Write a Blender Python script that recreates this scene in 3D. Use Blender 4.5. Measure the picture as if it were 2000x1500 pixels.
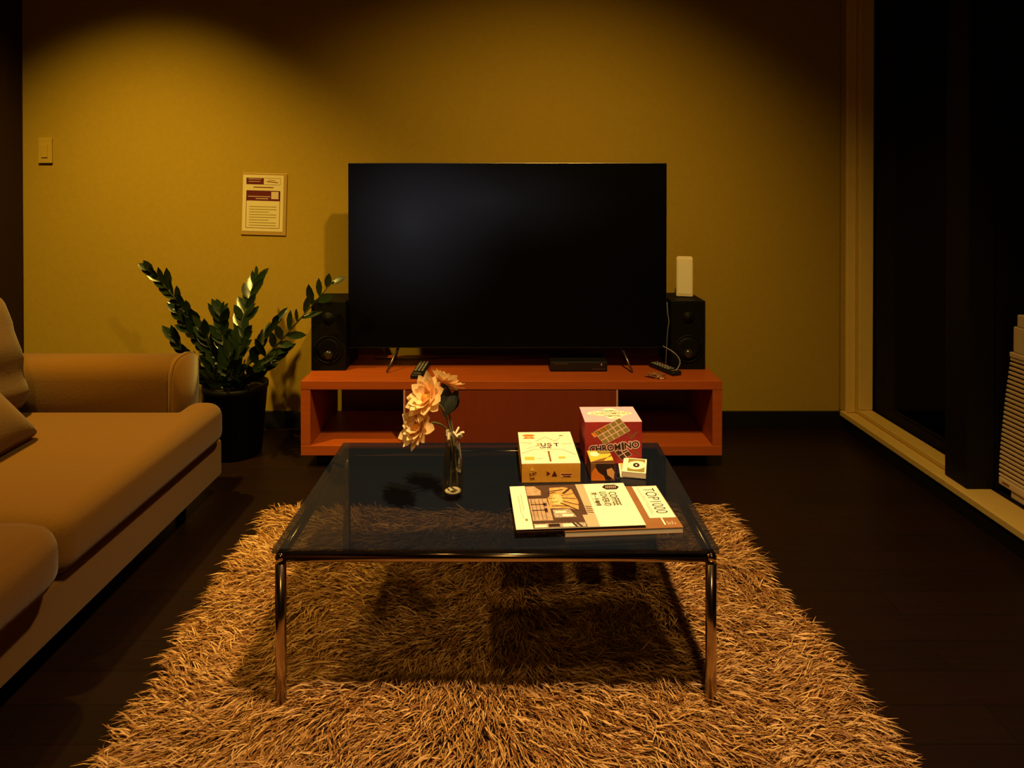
import bpy, bmesh, math, random
import numpy as np
from mathutils import Matrix, Vector, Euler, noise
random.seed(7)
rng = np.random.default_rng(7)
R = math.radians
scene = bpy.context.scene
COL = scene.collection
for o in list(bpy.data.objects):
    bpy.data.objects.remove(o)

# ------------------------------------------------------------------ camera
cam_d = bpy.data.cameras.new('camera')
cam_d.sensor_width = 36.0
cam_d.lens = 1300 / 2000 * 36.0
cam_d.shift_y = -0.184
cam_d.clip_start = 0.02
cam = bpy.data.objects.new('camera', cam_d)
COL.objects.link(cam)
cam.location = (0, 0, 0.98)
cam.rotation_euler = (R(90 - 0.45), 0, 0)
scene.camera = cam

# ------------------------------------------------------------------ world, light, exposure
w = bpy.data.worlds.new('world')
scene.world = w
w.use_nodes = True
w.node_tree.nodes['Background'].inputs[0].default_value = (0.010, 0.008, 0.006, 1)
w.node_tree.nodes['Background'].inputs[1].default_value = 0.06

def spot(name, loc, target, energy, color, size, blend, radius):
    d = bpy.data.lights.new(name, 'SPOT')
    d.energy = energy; d.color = color; d.spot_size = R(size); d.spot_blend = blend
    d.shadow_soft_size = radius
    o = bpy.data.objects.new(name, d); COL.objects.link(o)
    o.location = loc
    o.rotation_euler = (Vector(target) - Vector(loc)).to_track_quat('-Z', 'Y').to_euler()
    return o

# recessed ceiling spots: two tilted at the back wall, one over the table, one over the sofa
spot('downlight_plant', (-1.48, 1.66, 2.42), (-1.44, 2.75, -1.00), 268, (1.0, 0.65, 0.11), 80, 1.0, 0.035)
spot('downlight_console', (0.30, 1.00, 2.42), (0.00, 2.75, -0.45), 180, (1.0, 0.62, 0.14), 86, 1.0, 0.035)
spot('downlight_table', (0.34, 0.82, 2.42), (0.18, 1.18, 0), 205, (1.0, 0.68, 0.36), 72, 1.0, 0.035)
spot('downlight_sofa', (-1.25, 0.85, 2.42), (-1.20, 1.00, 0), 68, (1.0, 0.60, 0.16), 96, 1.0, 0.04)
# added area fill behind the camera, lifts the ambient level; no seen source
d_ = bpy.data.lights.new('room_fill', 'AREA'); d_.shape = 'DISK'; d_.size = 0.6; d_.energy = 9; d_.color = (1.0, 0.60, 0.18)
o_ = bpy.data.objects.new('room_fill', d_); COL.objects.link(o_); o_.location = (0.3, -1.3, 2.40)

vs = scene.view_settings
vs.view_transform = 'Standard'
vs.look = 'None'
vs.gamma = 1.0
vs.exposure = 0.0
vs.use_curve_mapping = False

# ------------------------------------------------------------------ materials
MATS = {}
def mat(name, col, rough=0.6, metal=0.0, spec=0.5, var=0.0, scale=40.0, bump=0.0, trans=0.0, ior=1.45,
        emit=None, sheen=0.0, stretch=None, coat=0.0):
    if name in MATS:
        return MATS[name]
    m = bpy.data.materials.new(name); m.use_nodes = True
    nt = m.node_tree; b = nt.nodes['Principled BSDF']
    b.inputs['Base Color'].default_value = (*col, 1)
    b.inputs['Roughness'].default_value = rough
    b.inputs['Metallic'].default_value = metal
    b.inputs['Specular IOR Level'].default_value = spec
    b.inputs['Transmission Weight'].default_value = trans
    b.inputs['IOR'].default_value = ior
    b.inputs['Sheen Weight'].default_value = sheen
    b.inputs['Coat Weight'].default_value = coat
    if emit:
        b.inputs['Emission Color'].default_value = (*emit[:3], 1)
        b.inputs['Emission Strength'].default_value = emit[3]
    if var > 0 or bump > 0:
        tc = nt.nodes.new('ShaderNodeTexCoord')
        mp = nt.nodes.new('ShaderNodeMapping')
        if stretch: mp.inputs['Scale'].default_value = stretch
        nz = nt.nodes.new('ShaderNodeTexNoise')
        nz.inputs['Scale'].default_value = scale
        nz.inputs['Detail'].default_value = 5
        nt.links.new(tc.outputs['Object'], mp.inputs['Vector'])
        nt.links.new(mp.outputs['Vector'], nz.inputs['Vector'])
        if var > 0:
            mx = nt.nodes.new('ShaderNodeMix'); mx.data_type = 'RGBA'
            mx.inputs['A'].default_value = (*[c * (1 - var) for c in col], 1)
            mx.inputs['B'].default_value = (*[min(1, c * (1 + var)) for c in col], 1)
            nt.links.new(nz.outputs['Fac'], mx.inputs['Factor'])
            nt.links.new(mx.outputs['Result'], b.inputs['Base Color'])
        if bump > 0:
            bp = nt.nodes.new('ShaderNodeBump')
            bp.inputs['Strength'].default_value = bump
            bp.inputs['Distance'].default_value = 0.002
            nt.links.new(nz.outputs['Fac'], bp.inputs['Height'])
            nt.links.new(bp.outputs['Normal'], b.inputs['Normal'])
    MATS[name] = m
    return m

def thin_glass(name, tint, ior=1.5, rough=0.0, reflect_veil=None):
    m = bpy.data.materials.new(name); m.use_nodes = True
    nt = m.node_tree; nt.nodes.clear()
    out = nt.nodes.new('ShaderNodeOutputMaterial')
    mix = nt.nodes.new('ShaderNodeMixShader')
    tr = nt.nodes.new('ShaderNodeBsdfTransparent'); tr.inputs[0].default_value = (*tint, 1)
    gl = nt.nodes.new('ShaderNodeBsdfGlossy'); gl.inputs['Roughness'].default_value = rough
    fr = nt.nodes.new('ShaderNodeFresnel'); fr.inputs[0].default_value = ior
    ge = nt.nodes.new('ShaderNodeNewGeometry')
    inv = nt.nodes.new('ShaderNodeMath'); inv.operation = 'SUBTRACT'; inv.inputs[0].default_value = 1.0
    mu = nt.nodes.new('ShaderNodeMath'); mu.operation = 'MULTIPLY'
    nt.links.new(ge.outputs['Backfacing'], inv.inputs[1])
    nt.links.new(fr.outputs[0], mu.inputs[0]); nt.links.new(inv.outputs[0], mu.inputs[1])
    nt.links.new(mu.outputs[0], mix.inputs[0])
    nt.links.new(tr.outputs[0], mix.inputs[1]); nt.links.new(gl.outputs[0], mix.inputs[2])
    if reflect_veil:      # bluish diffuse veil painting in the television's reflection on the upper surface
        df = nt.nodes.new('ShaderNodeBsdfDiffuse'); df.inputs[0].default_value = (*reflect_veil[:3], 1)
        m2_ = nt.nodes.new('ShaderNodeMixShader'); k = nt.nodes.new('ShaderNodeMath'); k.operation = 'MULTIPLY'; k.inputs[1].default_value = reflect_veil[3]
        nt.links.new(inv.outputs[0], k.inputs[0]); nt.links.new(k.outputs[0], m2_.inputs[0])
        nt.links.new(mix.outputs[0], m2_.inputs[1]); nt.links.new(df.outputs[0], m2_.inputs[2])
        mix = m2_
    nt.links.new(mix.outputs[0], out.inputs[0])
    return m

M_WALL = mat('ochre_wall_paint', (0.33, 0.215, 0.022), 0.85, spec=0.15, var=0.10, scale=55, bump=0.12)
M_DARKWOOD = mat('dark_wood_panel', (0.026, 0.012, 0.005), 0.6, spec=0.12, var=0.25, scale=7, stretch=(6, 6, 0.5))
M_CEIL = mat('ceiling_paint', (0.42, 0.34, 0.20), 0.9)
M_BASE = mat('black_baseboard_paint', (0.006, 0.005, 0.004), 0.6, spec=0.15)
M_FRAME = mat('cream_window_frame_paint', (0.62, 0.43, 0.12), 0.6, spec=0.2, var=0.08, scale=30)
M_DARKFRAME = mat('dark_window_stile', (0.008, 0.006, 0.005), 0.6, spec=0.15)
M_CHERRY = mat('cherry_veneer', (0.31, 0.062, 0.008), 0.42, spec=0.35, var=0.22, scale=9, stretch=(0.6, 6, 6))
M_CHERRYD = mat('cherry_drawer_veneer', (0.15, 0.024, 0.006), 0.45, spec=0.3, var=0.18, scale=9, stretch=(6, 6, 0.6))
M_EDGE = mat('pale_edge_band', (0.42, 0.20, 0.14), 0.5)
M_SOFA = mat('beige_sofa_fabric', (0.142, 0.063, 0.006), 0.95, spec=0.1, var=0.10, scale=220, bump=0.35, sheen=0.15)
M_SOFA2 = mat('beige_cushion_fabric', (0.130, 0.056, 0.006), 0.95, spec=0.1, var=0.10, scale=220, bump=0.35, sheen=0.15)
M_BLACK = mat('black_plastic', (0.008, 0.008, 0.009), 0.4, spec=0.4)
M_BLACKM = mat('matte_black_vinyl', (0.004, 0.0035, 0.003), 0.6, spec=0.12)
M_CONE = mat('speaker_cone', (0.004, 0.0035, 0.003), 0.6, spec=0.15)
M_DOME = mat('speaker_dome', (0.05, 0.045, 0.04), 0.22, metal=0.6)
M_CHROME = mat('warm_chrome', (0.50, 0.37, 0.26), 0.18, metal=1.0)
M_TVEDGE = mat('tv_edge_metal', (0.10, 0.09, 0.08), 0.35, metal=0.8)
M_STEEL = mat('dark_steel', (0.20, 0.15, 0.13), 0.35, metal=0.9)
M_CREAM = mat('cream_plastic', (0.75, 0.62, 0.42), 0.5, spec=0.3)
M_WHITEP = mat('white_plastic', (0.78, 0.70, 0.55), 0.5, spec=0.3)
M_APPL = mat('appliance_plastic', (0.80, 0.62, 0.42), 0.5, spec=0.3)
M_PAPER = mat('cream_paper', (0.88, 0.84, 0.66), 0.7, spec=0.2)
M_PAPERW = mat('white_paper', (0.80, 0.76, 0.62), 0.7, spec=0.2)
M_PAGES = mat('page_edges', (0.72, 0.58, 0.42), 0.8, spec=0.1, var=0.15, scale=300, stretch=(0.1, 0.1, 6))
M_INK = mat('dark_ink', (0.035, 0.015, 0.012), 0.6, spec=0.2)
M_MAROON = mat('maroon_print', (0.10, 0.012, 0.016), 0.6, spec=0.2)
M_GREY = mat('grey_print', (0.40, 0.33, 0.22), 0.7, spec=0.2)
M_TAN = mat('tan_print', (0.55, 0.42, 0.27), 0.7, spec=0.2)
M_OLIVE = mat('olive_print', (0.28, 0.22, 0.05), 0.7, spec=0.2)
M_TITLE = mat('bronze_ink', (0.105, 0.075, 0.018), 0.6, spec=0.2)
M_ORANGE = mat('orange_print', (0.75, 0.20, 0.02), 0.6, spec=0.2)
M_PEACHP = mat('peach_print', (0.85, 0.42, 0.14), 0.6, spec=0.2)
M_BROWN = mat('brown_print', (0.22, 0.09, 0.03), 0.6, spec=0.2)
M_DKBROWN = mat('dark_brown_print', (0.06, 0.025, 0.014), 0.6, spec=0.2)
M_YELLOW = mat('yellow_print', (0.80, 0.50, 0.06), 0.6, spec=0.2)
M_AMBER = mat('amber_box_side', (0.62, 0.29, 0.03), 0.6, spec=0.2, var=0.15, scale=60)
M_PINK = mat('pink_box_top', (0.82, 0.48, 0.62), 0.5, spec=0.3)
M_RED = mat('crimson_box_side', (0.30, 0.022, 0.022), 0.45, spec=0.3, var=0.35, scale=18)
M_PALEPINK = mat('pale_pink_print', (0.80, 0.50, 0.44), 0.6, spec=0.2)
M_POT = mat('black_glazed_pot', (0.003, 0.0025, 0.002), 0.5, spec=0.1)
M_SOIL = mat('soil', (0.02, 0.013, 0.008), 0.95, var=0.4, scale=80)
M_LEAF = mat('zz_leaf', (0.012, 0.024, 0.006), 0.26, spec=0.5, var=0.3, scale=14)
M_STEM = mat('zz_stem', (0.045, 0.045, 0.014), 0.5)
M_PETAL = mat('peach_petal', (0.97, 0.68, 0.34), 0.7, spec=0.15, var=0.10, scale=60)
def petal_mat():
    nt = M_PETAL.node_tree; b = nt.nodes['Principled BSDF']; out = [n for n in nt.nodes if n.type == 'OUTPUT_MATERIAL'][0]
    tl = nt.nodes.new('ShaderNodeBsdfTranslucent'); tl.inputs[0].default_value = (1.0, 0.68, 0.30, 1)
    mx = nt.nodes.new('ShaderNodeMixShader'); mx.inputs[0].default_value = 0.32
    nt.links.new(b.outputs[0], mx.inputs[1]); nt.links.new(tl.outputs[0], mx.inputs[2]); nt.links.new(mx.outputs[0], out.inputs[0])
petal_mat()
M_CENTRE = mat('orange_flower_centre', (0.85, 0.30, 0.05), 0.8, spec=0.1, var=0.3, scale=180, bump=0.8)
M_FSTEM = mat('flower_stem', (0.10, 0.085, 0.03), 0.6)
M_FLEAF = mat('dark_flower_leaf', (0.012, 0.014, 0.006), 0.6)
M_GLASSV = mat('vase_glass', (0.93, 0.92, 0.88), 0.0, trans=1.0, ior=1.45)
M_CABLE = mat('grey_cable', (0.22, 0.20, 0.19), 0.4)
M_WRAP = mat('brown_wrapper_foil', (0.35, 0.16, 0.08), 0.28, metal=0.5)
M_ACRYL = mat('amber_acrylic_holder', (0.36, 0.22, 0.05), 0.35, spec=0.4)
M_TGLASS = thin_glass('smoked_table_glass', (0.37, 0.37, 0.34), 1.34, reflect_veil=(0.30, 0.43, 0.80, 0.018))
M_WGLASS = thin_glass('night_window_glass', (0.6, 0.6, 0.6), 1.15)

def floor_mat():
    m = bpy.data.materials.new('dark_wood_floor'); m.use_nodes = True
    nt = m.node_tree; b = nt.nodes['Principled BSDF']
    tc = nt.nodes.new('ShaderNodeTexCoord')
    br = nt.nodes.new('ShaderNodeTexBrick')
    br.inputs['Color1'].default_value = (0.011, 0.0046, 0.0026, 1)
    br.inputs['Color2'].default_value = (0.014, 0.0056, 0.003, 1)
    br.inputs['Mortar'].default_value = (0.007, 0.003, 0.0016, 1)
    br.inputs['Scale'].default_value = 1.0
    br.inputs['Brick Width'].default_value = 0.9
    br.inputs['Row Height'].default_value = 0.09
    br.inputs['Mortar Size'].default_value = 0.0012
    nt.links.new(tc.outputs['Object'], br.inputs['Vector'])
    nz = nt.nodes.new('ShaderNodeTexNoise'); nz.inputs['Scale'].default_value = 14
    mp = nt.nodes.new('ShaderNodeMapping'); mp.inputs['Scale'].default_value = (0.6, 8, 1)
    nt.links.new(tc.outputs['Object'], mp.inputs['Vector']); nt.links.new(mp.outputs[0], nz.inputs['Vector'])
    mx = nt.nodes.new('ShaderNodeMix'); mx.data_type = 'RGBA'; mx.blend_type = 'MULTIPLY'
    mx.inputs['Factor'].default_value = 0.5
    nt.links.new(br.outputs['Color'], mx.inputs['A']); nt.links.new(nz.outputs['Color'], mx.inputs['B'])
    nt.links.new(mx.outputs['Result'], b.inputs['Base Color'])
    b.inputs['Roughness'].default_value = 0.42
    b.inputs['Specular IOR Level'].default_value = 0.16
    return m
M_FLOOR = floor_mat()

# ------------------------------------------------------------------ geometry helpers
WM = {}          # world matrix of every root empty
def empty(name, loc, rz=0.0, label=None, cat=None, group=None):
    o = bpy.data.objects.new(name, None); COL.objects.link(o)
    o.empty_display_size = 0.05
    o.location = loc; o.rotation_euler = (0, 0, rz)
    WM[o] = Matrix.Translation(loc) @ Matrix.Rotation(rz, 4, 'Z')
    if label: tag(o, label, cat, group)
    return o
def tag(o, label, cat, group=None):
    o['label'] = label; o['category'] = cat
    if group: o['group'] = group
    return o
def root_of(p):
    while p.parent is not None: p = p.parent
    return p
def obj_from_bm(name, bm, m, parent=None, local=False, smooth=False):
    """bm is in world space unless local; parts keep identity transforms below their root."""
    me = bpy.data.meshes.new(name)
    bmesh.ops.recalc_face_normals(bm, faces=bm.faces[:])
    bm.to_mesh(me); bm.free()
    return obj_from_me(name, me, m, parent, local, smooth)
def obj_from_me(name, me, m, parent=None, local=False, smooth=False):
    if parent is not None and not local:
        r = root_of(parent)
        if r in WM: me.transform(WM[r].inverted())
    if m is not None: me.materials.append(m)
    if smooth:
        for p in me.polygons: p.use_smooth = True
    o = bpy.data.objects.new(name, me); COL.objects.link(o)
    if parent is not None: o.parent = parent
    return o
def struct(o):
    o['kind'] = 'structure'; return o

def bm_box(bm, x0, x1, y0, y1, z0, z1, bev=0.0, seg=2):
    g = bmesh.ops.create_cube(bm, size=1.0)
    vs_ = g['verts']
    for v in vs_:
        v.co = Vector(((x0 + x1) / 2 + v.co.x * (x1 - x0), (y0 + y1) / 2 + v.co.y * (y1 - y0), (z0 + z1) / 2 + v.co.z * (z1 - z0)))
    if bev > 0:
        es = list({e for v in vs_ for e in v.link_edges})
        bmesh.ops.bevel(bm, geom=es, offset=bev, segments=seg, profile=0.5, affect='EDGES')
def box(name, x0, x1, y0, y1, z0, z1, m, parent=None, bev=0.0, local=False, seg=2, smooth=False):
    bm = bmesh.new(); bm_box(bm, x0, x1, y0, y1, z0, z1, bev, seg)
    return obj_from_bm(name, bm, m, parent, local, smooth)
def bm_tube(bm, pts, rad, n=10, cap=True):
    pts = [Vector(p) for p in pts]
    if not hasattr(rad, '__len__'): rad = [rad] * len(pts)
    rings = []; up = None
    for i, p in enumerate(pts):
        t = (pts[min(i + 1, len(pts) - 1)] - pts[max(i - 1, 0)]).normalized()
        if up is None:
            up = Vector((0, 0, 1)) if abs(t.z) < 0.9 else Vector((1, 0, 0))
        a = (up - t * up.dot(t)).normalized(); up = a
        b = t.cross(a)
        rings.append([bm.verts.new(p + (a * math.cos(2 * math.pi * k / n) + b * math.sin(2 * math.pi * k / n)) * rad[i]) for k in range(n)])
    for i in range(len(rings) - 1):
        for k in range(n):
            bm.faces.new((rings[i][k], rings[i][(k + 1) % n], rings[i + 1][(k + 1) % n], rings[i + 1][k]))
    if cap:
        bm.faces.new(rings[0][::-1]); bm.faces.new(rings[-1])
def tube(name, pts, rad, m, parent=None, n=10, local=False, smooth=True):
    bm = bmesh.new(); bm_tube(bm, pts, rad, n)
    o = obj_from_bm(name, bm, m, parent, local, smooth)
    return o
def lathe(name, prof, c, m, parent=None, n=32, axis='Z', local=False, smooth=True):
    bm = bmesh.new(); rings = []
    for r, h in prof:
        rg = []
        for k in range(n):
            a = 2 * math.pi * k / n
            if axis == 'Z': v = (c[0] + r * math.cos(a), c[1] + r * math.sin(a), c[2] + h)
            else: v = (c[0] + r * math.cos(a), c[1] - h, c[2] + r * math.sin(a))   # axis towards -Y
            rg.append(bm.verts.new(v))
        rings.append(rg)
    for i in range(len(rings) - 1):
        for k in range(n):
            bm.faces.new((rings[i][k], rings[i][(k + 1) % n], rings[i + 1][(k + 1) % n], rings[i + 1][k]))
    bm.faces.new(rings[0][::-1]); bm.faces.new(rings[-1])
    bmesh.ops.remove_doubles(bm, verts=bm.verts[:], dist=1e-6)
    return obj_from_bm(name, bm, m, parent, local, smooth)
def bezier(p0, p1, p2, n=10):
    p0, p1, p2 = Vector(p0), Vector(p1), Vector(p2)
    return [p0 * (1 - t) ** 2 + p1 * 2 * t * (1 - t) + p2 * t * t for t in [i / n for i in range(n + 1)]]
def catmull(pts, per=6):
    pts = [Vector(p) for p in pts]; out = []
    q = [pts[0]] + pts + [pts[-1]]
    for i in range(1, len(q) - 2):
        for k in range(per):
            t = k / per
            a, b, c, d = q[i - 1], q[i], q[i + 1], q[i + 2]
            out.append(0.5 * ((2 * b) + (c - a) * t + (2 * a - 5 * b + 4 * c - d) * t * t + (3 * b - a - 3 * c + d) * t ** 3))
    out.append(pts[-1]); return out
def soft_box(name, size, r, m, parent, xf=None, n=16, puff=(0, 0, 0), wrinkle=0.0, local=False, seed=0, sag=None):
    """rounded, slightly puffed cushion; size = full extents; xf = matrix to world (or local)"""
    bm = bmesh.new()
    bmesh.ops.create_cube(bm, size=2.0)
    bmesh.ops.subdivide_edges(bm, edges=bm.edges[:], cuts=n, use_grid_fill=True)
    h = [s / 2 for s in size]
    for v in bm.verts:
        p = [math.copysign(1 - (1 - abs(c)) ** 1.6, c) for c in v.co]
        u = Vector((p[0] * h[0], p[1] * h[1], p[2] * h[2]))
        q = Vector([max(-(h[i] - r), min(h[i] - r, u[i])) for i in range(3)])
        d = u - q
        if d.length > 1e-9: u = q + d.normalized() * r
        for i in range(3):
            j, k = (i + 1) % 3, (i + 2) % 3
            u[i] += math.copysign(1, p[i]) * abs(p[i]) * puff[i] * (1 - p[j] ** 2) * (1 - p[k] ** 2)
        if wrinkle:
            nn = noise.noise(Vector((u.x * 9 + seed, u.y * 9, u.z * 9))) + 0.5 * noise.noise(Vector((u.x * 22, u.y * 22 + seed, u.z * 22)))
            u += u.normalized() * nn * wrinkle
        if sag: u = sag(u)
        v.co = u
    if xf is not None: bmesh.ops.transform(bm, matrix=xf, verts=bm.verts[:])
    return obj_from_bm(name, bm, m, parent, local, True)
def plan_cushion(name, poly, z0, z1, r, m, parent, seg=6):
    bm = bmesh.new()
    vb = [bm.verts.new((x, y, z0)) for x, y in poly]
    f = bm.faces.new(vb)
    ex = bmesh.ops.extrude_face_region(bm, geom=[f])
    for v in [g for g in ex['geom'] if isinstance(g, bmesh.types.BMVert)]: v.co.z = z1
    bmesh.ops.recalc_face_normals(bm, faces=bm.faces[:])
    bmesh.ops.bevel(bm, geom=bm.edges[:], offset=r, segments=seg, profile=0.5, affect='EDGES')
    bmesh.ops.triangulate(bm, faces=[f for f in bm.faces if len(f.verts) > 4])
    return obj_from_bm(name, bm, m, parent, False, True)

# frames for flat print, in the local space of a box root (x right, y back, z up)
def f_top(z): return Matrix.Translation((0, 0, z + 0.0004))
def f_front(y):
    return Matrix(((1, 0, 0, 0), (0, 0, -1, y - 0.0004), (0, 1, 0, 0), (0, 0, 0, 1)))
def prints(name, frame, polys, m, parent, lift=0.0):
    bm = bmesh.new()
    for poly in polys:
        vv = [bm.verts.new(frame @ Vector((u, v, lift))) for u, v in poly]
        try: bm.faces.new(vv)
        except ValueError: pass
    me = bpy.data.meshes.new(name); bm.to_mesh(me); bm.free()
    return obj_from_me(name, me, m, parent, True)
def rect(u0, v0, u1, v1): return [(u0, v0), (u1, v0), (u1, v1), (u0, v1)]
def line(u0, v0, u1, v1, wd):
    d = Vector((u1 - u0, v1 - v0)); n = Vector((-d.y, d.x)).normalized() * wd / 2
    return [(u0 - n.x, v0 - n.y), (u1 - n.x, v1 - n.y), (u1 + n.x, v1 + n.y), (u0 + n.x, v0 + n.y)]
def ellipse(cu, cv, ru, rv, n=24, rot=0.0):
    out = []
    for k in range(n):
        a = 2 * math.pi * k / n; x, y = ru * math.cos(a), rv * math.sin(a)
        out.append((cu + x * math.cos(rot) - y * math.sin(rot), cv + x * math.sin(rot) + y * math.cos(rot)))
    return out
def ring(cu, cv, ru, rv, wd, n=28):
    a, b = ellipse(cu, cv, ru, rv, n), ellipse(cu, cv, ru - wd, rv - wd, n)
    return [[a[k], a[(k + 1) % n], b[(k + 1) % n], b[k]] for k in range(n)]
def text(name, s, frame, width, height, m, parent, bold=0.0, rot=0.0, pos=(0, 0), lift=0.0, spacing=1.0):
    """lettering fitted to width x height, centred on pos in the frame"""
    cu = bpy.data.curves.new(name, 'FONT'); cu.body = s
    cu.align_x = 'CENTER'; cu.align_y = 'CENTER'; cu.size = 1.0
    cu.offset = bold; cu.resolution_u = 3; cu.space_character = spacing
    t = bpy.data.objects.new(name + '_curve', cu); COL.objects.link(t)
    bpy.context.view_layer.update()
    me = bpy.data.meshes.new_from_object(t.evaluated_get(bpy.context.evaluated_depsgraph_get()))
    bpy.data.objects.remove(t); bpy.data.curves.remove(cu)
    n = len(me.vertices)
    if n == 0: return None
    co = np.empty(n * 3); me.vertices.foreach_get('co', co); co = co.reshape(-1, 3)
    lo, hi = co.min(0), co.max(0)
    sx, sy = width / (hi[0] - lo[0]), height / (hi[1] - lo[1])
    c = (lo + hi) / 2
    mm = frame @ Matrix.Translation((pos[0], pos[1], lift)) @ Matrix.Rotation(rot, 4, 'Z') @ Matrix.Diagonal((sx, sy, 1, 1)) @ Matrix.Translation((-c[0], -c[1], 0))
    me.transform(mm); me.materials.clear()
    return obj_from_me(name, me, m, parent, True)

# ------------------------------------------------------------------ the room
YW = 2.75; XL = -2.02; XR = 1.354
struct(box('floor', -3.2, 3.0, -2.6, 3.0, -0.05, 0.0, M_FLOOR))
struct(box('wall_back', XL - 0.3, 1.46, YW, YW + 0.1, 0.0, 2.5, M_WALL))
struct(box('wall_left', XL - 0.1, XL, -2.6, YW, 0.0, 2.5, M_DARKWOOD))
struct(box('wall_behind', XL - 0.1, 3.0, -2.7, -2.6, 0.0, 2.5, M_DARKWOOD))
struct(box('ceiling', XL - 0.1, 3.0, -2.6, 3.0, 2.5, 2.55, M_CEIL))
struct(box('baseboard_back', XL, XR + 0.012, YW - 0.014, YW - 0.0005, 0.0, 0.068, M_BASE, bev=0.003))
struct(box('baseboard_right', XR + 0.002, XR + 0.016, -2.59, YW - 0.015, 0.0, 0.052, M_BASE, bev=0.002))
# night window on the right: sill ledge, corner jamb, dark stile, panes
win = struct(empty('window_1', (1.45, 1.2, 0.0)))
box('sill', XR, 1.462, -2.55, YW - 0.001, 0.053, 0.069, M_FRAME, win, 0.003)
box('sill_lip', XR - 0.004, XR + 0.012, -2.55, YW - 0.016, 0.0535, 0.074, M_FRAME, win, 0.002)
box('sash_rail', 1.405, 1.462, 2.13, YW - 0.002, 0.0695, 0.088, M_FRAME, win, 0.003)
box('jamb', XR + 0.012, 1.405, YW - 0.035, YW - 0.0008, 0.0695, 2.495, M_FRAME, win, 0.004)
box('jamb', 1.4055, 1.462, YW - 0.060, YW - 0.0008, 0.0885, 2.495, M_FRAME, win, 0.003)
box('jamb_strip', XR - 0.002, XR + 0.0115, YW - 0.02, YW - 0.0008, 0.0745, 2.495, M_WALL, win, 0.003)
box('stile', 1.385, 1.47, 2.02, 2.125, 0.0695, 2.495, M_DARKFRAME, win, 0.004)
box('outer_track', 1.4625, 1.95, -2.55, 2.02, 0.02, 0.0665, M_DARKFRAME, win, 0.003)
box('window_pane', 1.466, 1.472, 2.126, YW - 0.06, 0.075, 2.49, M_WGLASS, win)
box('window_pane', 1.90, 1.906, -2.5, 2.02, 0.067, 2.49, M_WGLASS, win)
box('return_panel', 1.4725, 1.95, 2.025, 2.06, 0.067, 2.49, M_DARKFRAME, win)

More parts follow.
